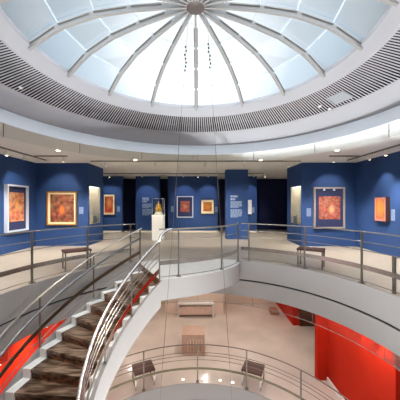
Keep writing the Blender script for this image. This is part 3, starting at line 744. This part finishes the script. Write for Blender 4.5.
# lower gallery lamps: surface mounted round downlights in its ceiling
def down(label, x, y, power, col=(1, .92, .85), size=150, zb=-1.0, group='round downlights of the lower gallery'):
    t = thing('downlight', label, 'downlight', (x, y, zb), 0, group)
    link('housing', MB().lathe((x, y, zb-.03), [(0, 0), (.06, 0), (.075, .0295), (0, .0295)], 18), M['can'], t)
    link('lens', MB().lathe((x, y, zb-.034), [(0, 0), (.052, 0), (.052, .0035), (0, .0035)], 18), M['lens'], t)
    l = bpy.data.lights.new('downlight_beam', 'SPOT'); l.energy = power; l.color = col; l.spot_size = math.radians(size); l.spot_blend = .6; l.shadow_soft_size = .09
    o = bpy.data.objects.new('downlight_beam', l); COL.objects.link(o); o.parent = t; o.location = (0, 0, -.05)
for (x, y, pw, lab) in ((0, 8.3, 150, 'above the broad plinth'), (-2.6, 9.2, 150, 'behind the stair'), (2.4, 9.2, 150, 'before the short red wall'), (0.2, 10.9, 110, 'above the low bench'), (-3.2, 11.6, 90, 'in the far corner behind the stair'), (2.6, 11.8, 90, 'above the small brown box'),
                        (3.1, 6.5, 110, 'beside the end of the long red wall'), (-3.2, 6.4, 110, 'beside the red wall behind the stair'), (5.2, 8.6, 80, 'above the passage past the red wall'), (-5.2, 8.2, 80, 'above the passage behind the stair')):
    down('round warm downlight '+lab, x, y, pw*.36)
for (x, y, tx, ty, lab) in ((3.3, 5.8, 3.74, 5.4, 'the far half of the long red wall'), (3.585, 5.1, 3.74, 4.95, 'the near half of the long red wall'), (-3.4, 5.6, -3.84, 5.3, 'the red wall behind the stair'), (-3.66, 4.6, -3.84, 4.4, 'the red wall beside the lower stair')):
    spot('small spotlight under the slab aimed at '+lab, (x, y, -1.08), (tx, ty, -1.9), 64 if tx < 0 else 24, 110, 1, (1, .74, .48), 'spotlights under the slab', base=-1.0)

for d, r, lab in ((24, 5.35, 'above the floor before the statue'), (-24, 5.35, 'above the floor before the text column'), (50, 5.2, 'above the stool below the gold framed painting'), (-50, 5.2, 'above the stool below the pewter framed tapestry'), (80, 4.9, 'above the floor by the silver framed hanging'), (-80, 4.9, 'above the floor by the small orange panel'),
                  (115, 5.0, 'behind the head of the stair side, out over the near floor'), (-115, 5.0, 'out over the near floor on the orange panel side'), (150, 5.4, 'over the near gallery on the stair side'), (-150, 5.4, 'over the near gallery on the red wall side'), (180, 5.4, 'over the middle of the near gallery')):
    p = pol(r, d); down('added round white downlight '+lab, p.x, p.y, UP_DOWN, (1, .95, .90), 158 if d < 0 and d > -130 else 125, CEIL, 'fill downlights added in the upper gallery')  # downlights added to lift the bounce light in the gallery
for d, lab in ((180, 'below the near edge'), (-115, 'below the red wall'), (-60, 'below the red wall stool'), (110, 'within the turn of the stair')):
    p = pol(1.25, d, -7.1)
    t = thing('fill_floodlight', 'added unseen fill floodlight at the bottom of the atrium '+lab, 'floodlight', p, 0, 'fill floodlights added at the bottom of the atrium')  # unseen lamps added to light the ring and fascia from below
    link('housing', MB().lathe(p, [(0, 0), (.24, 0), (.26, .08), (.2, .12), (0, .12)], 20), M['steel'], t)
    link('lens', MB().lathe(p+Vector((0, 0, .1205)), [(0, 0), (.19, 0), (.17, .012), (0, .016)], 18), M['uplens'], t)
    l = bpy.data.lights.new('floodlight_beam', 'SPOT'); l.energy = UP_FLOOD if d != 180 else UP_FLOOD*9; l.color = (.90, .96, 1.0); l.spot_size = math.radians(75); l.spot_blend = .5; l.shadow_soft_size = .2
    o = bpy.data.objects.new('floodlight_beam', l); COL.objects.link(o); o.parent = t; o.location = (0, 0, .36); o.rotation_euler = (PI, 0, 0)

# ------------------------------------------------------------------ sky
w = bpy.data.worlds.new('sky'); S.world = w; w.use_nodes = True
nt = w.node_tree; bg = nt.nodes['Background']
tc = nt.nodes.new('ShaderNodeTexCoord')
dt = nt.nodes.new('ShaderNodeVectorMath'); dt.operation = 'DOT_PRODUCT'
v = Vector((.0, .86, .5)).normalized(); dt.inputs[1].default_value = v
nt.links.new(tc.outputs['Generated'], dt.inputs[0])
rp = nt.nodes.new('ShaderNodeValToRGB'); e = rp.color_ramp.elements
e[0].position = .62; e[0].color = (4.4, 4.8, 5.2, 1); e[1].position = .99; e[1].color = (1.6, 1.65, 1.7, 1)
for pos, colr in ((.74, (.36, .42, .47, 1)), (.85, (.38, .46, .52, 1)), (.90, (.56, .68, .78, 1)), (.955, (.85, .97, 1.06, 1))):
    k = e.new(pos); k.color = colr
nz = nt.nodes.new('ShaderNodeTexNoise'); nz.inputs['Scale'].default_value = 2.2; nz.inputs['Detail'].default_value = 4
nt.links.new(tc.outputs['Generated'], nz.inputs['Vector'])
ad = nt.nodes.new('ShaderNodeMath'); ad.operation = 'MULTIPLY_ADD'; ad.inputs[1].default_value = .05
sb = nt.nodes.new('ShaderNodeMath'); sb.operation = 'SUBTRACT'; sb.inputs[1].default_value = .025
nt.links.new(nz.outputs['Fac'], ad.inputs[0]); nt.links.new(dt.outputs['Value'], ad.inputs[2]); nt.links.new(ad.outputs[0], sb.inputs[0])
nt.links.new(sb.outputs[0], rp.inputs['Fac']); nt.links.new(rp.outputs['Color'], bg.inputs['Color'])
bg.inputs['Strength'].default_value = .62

# ------------------------------------------------------------------ camera and view
c = bpy.data.cameras.new('camera'); cam = bpy.data.objects.new('camera', c); COL.objects.link(cam)
cam.location = (0, 0, CAMZ); cam.rotation_euler = (PI/2, 0, 0)
c.sensor_width = 36; c.sensor_height = 36; c.sensor_fit = 'HORIZONTAL'; c.lens = F/400*36; c.shift_y = (YH-200)/400; c.clip_start = .05
S.camera = cam
S.view_settings.view_transform = 'Standard'; S.view_settings.look = 'None'; S.view_settings.gamma = 1; S.view_settings.use_curve_mapping = False
S.view_settings.exposure = .4
S.cycles.max_bounces = 10; S.cycles.diffuse_bounces = 6; S.cycles.transparent_max_bounces = 24
S.cycles.sample_clamp_indirect = 8
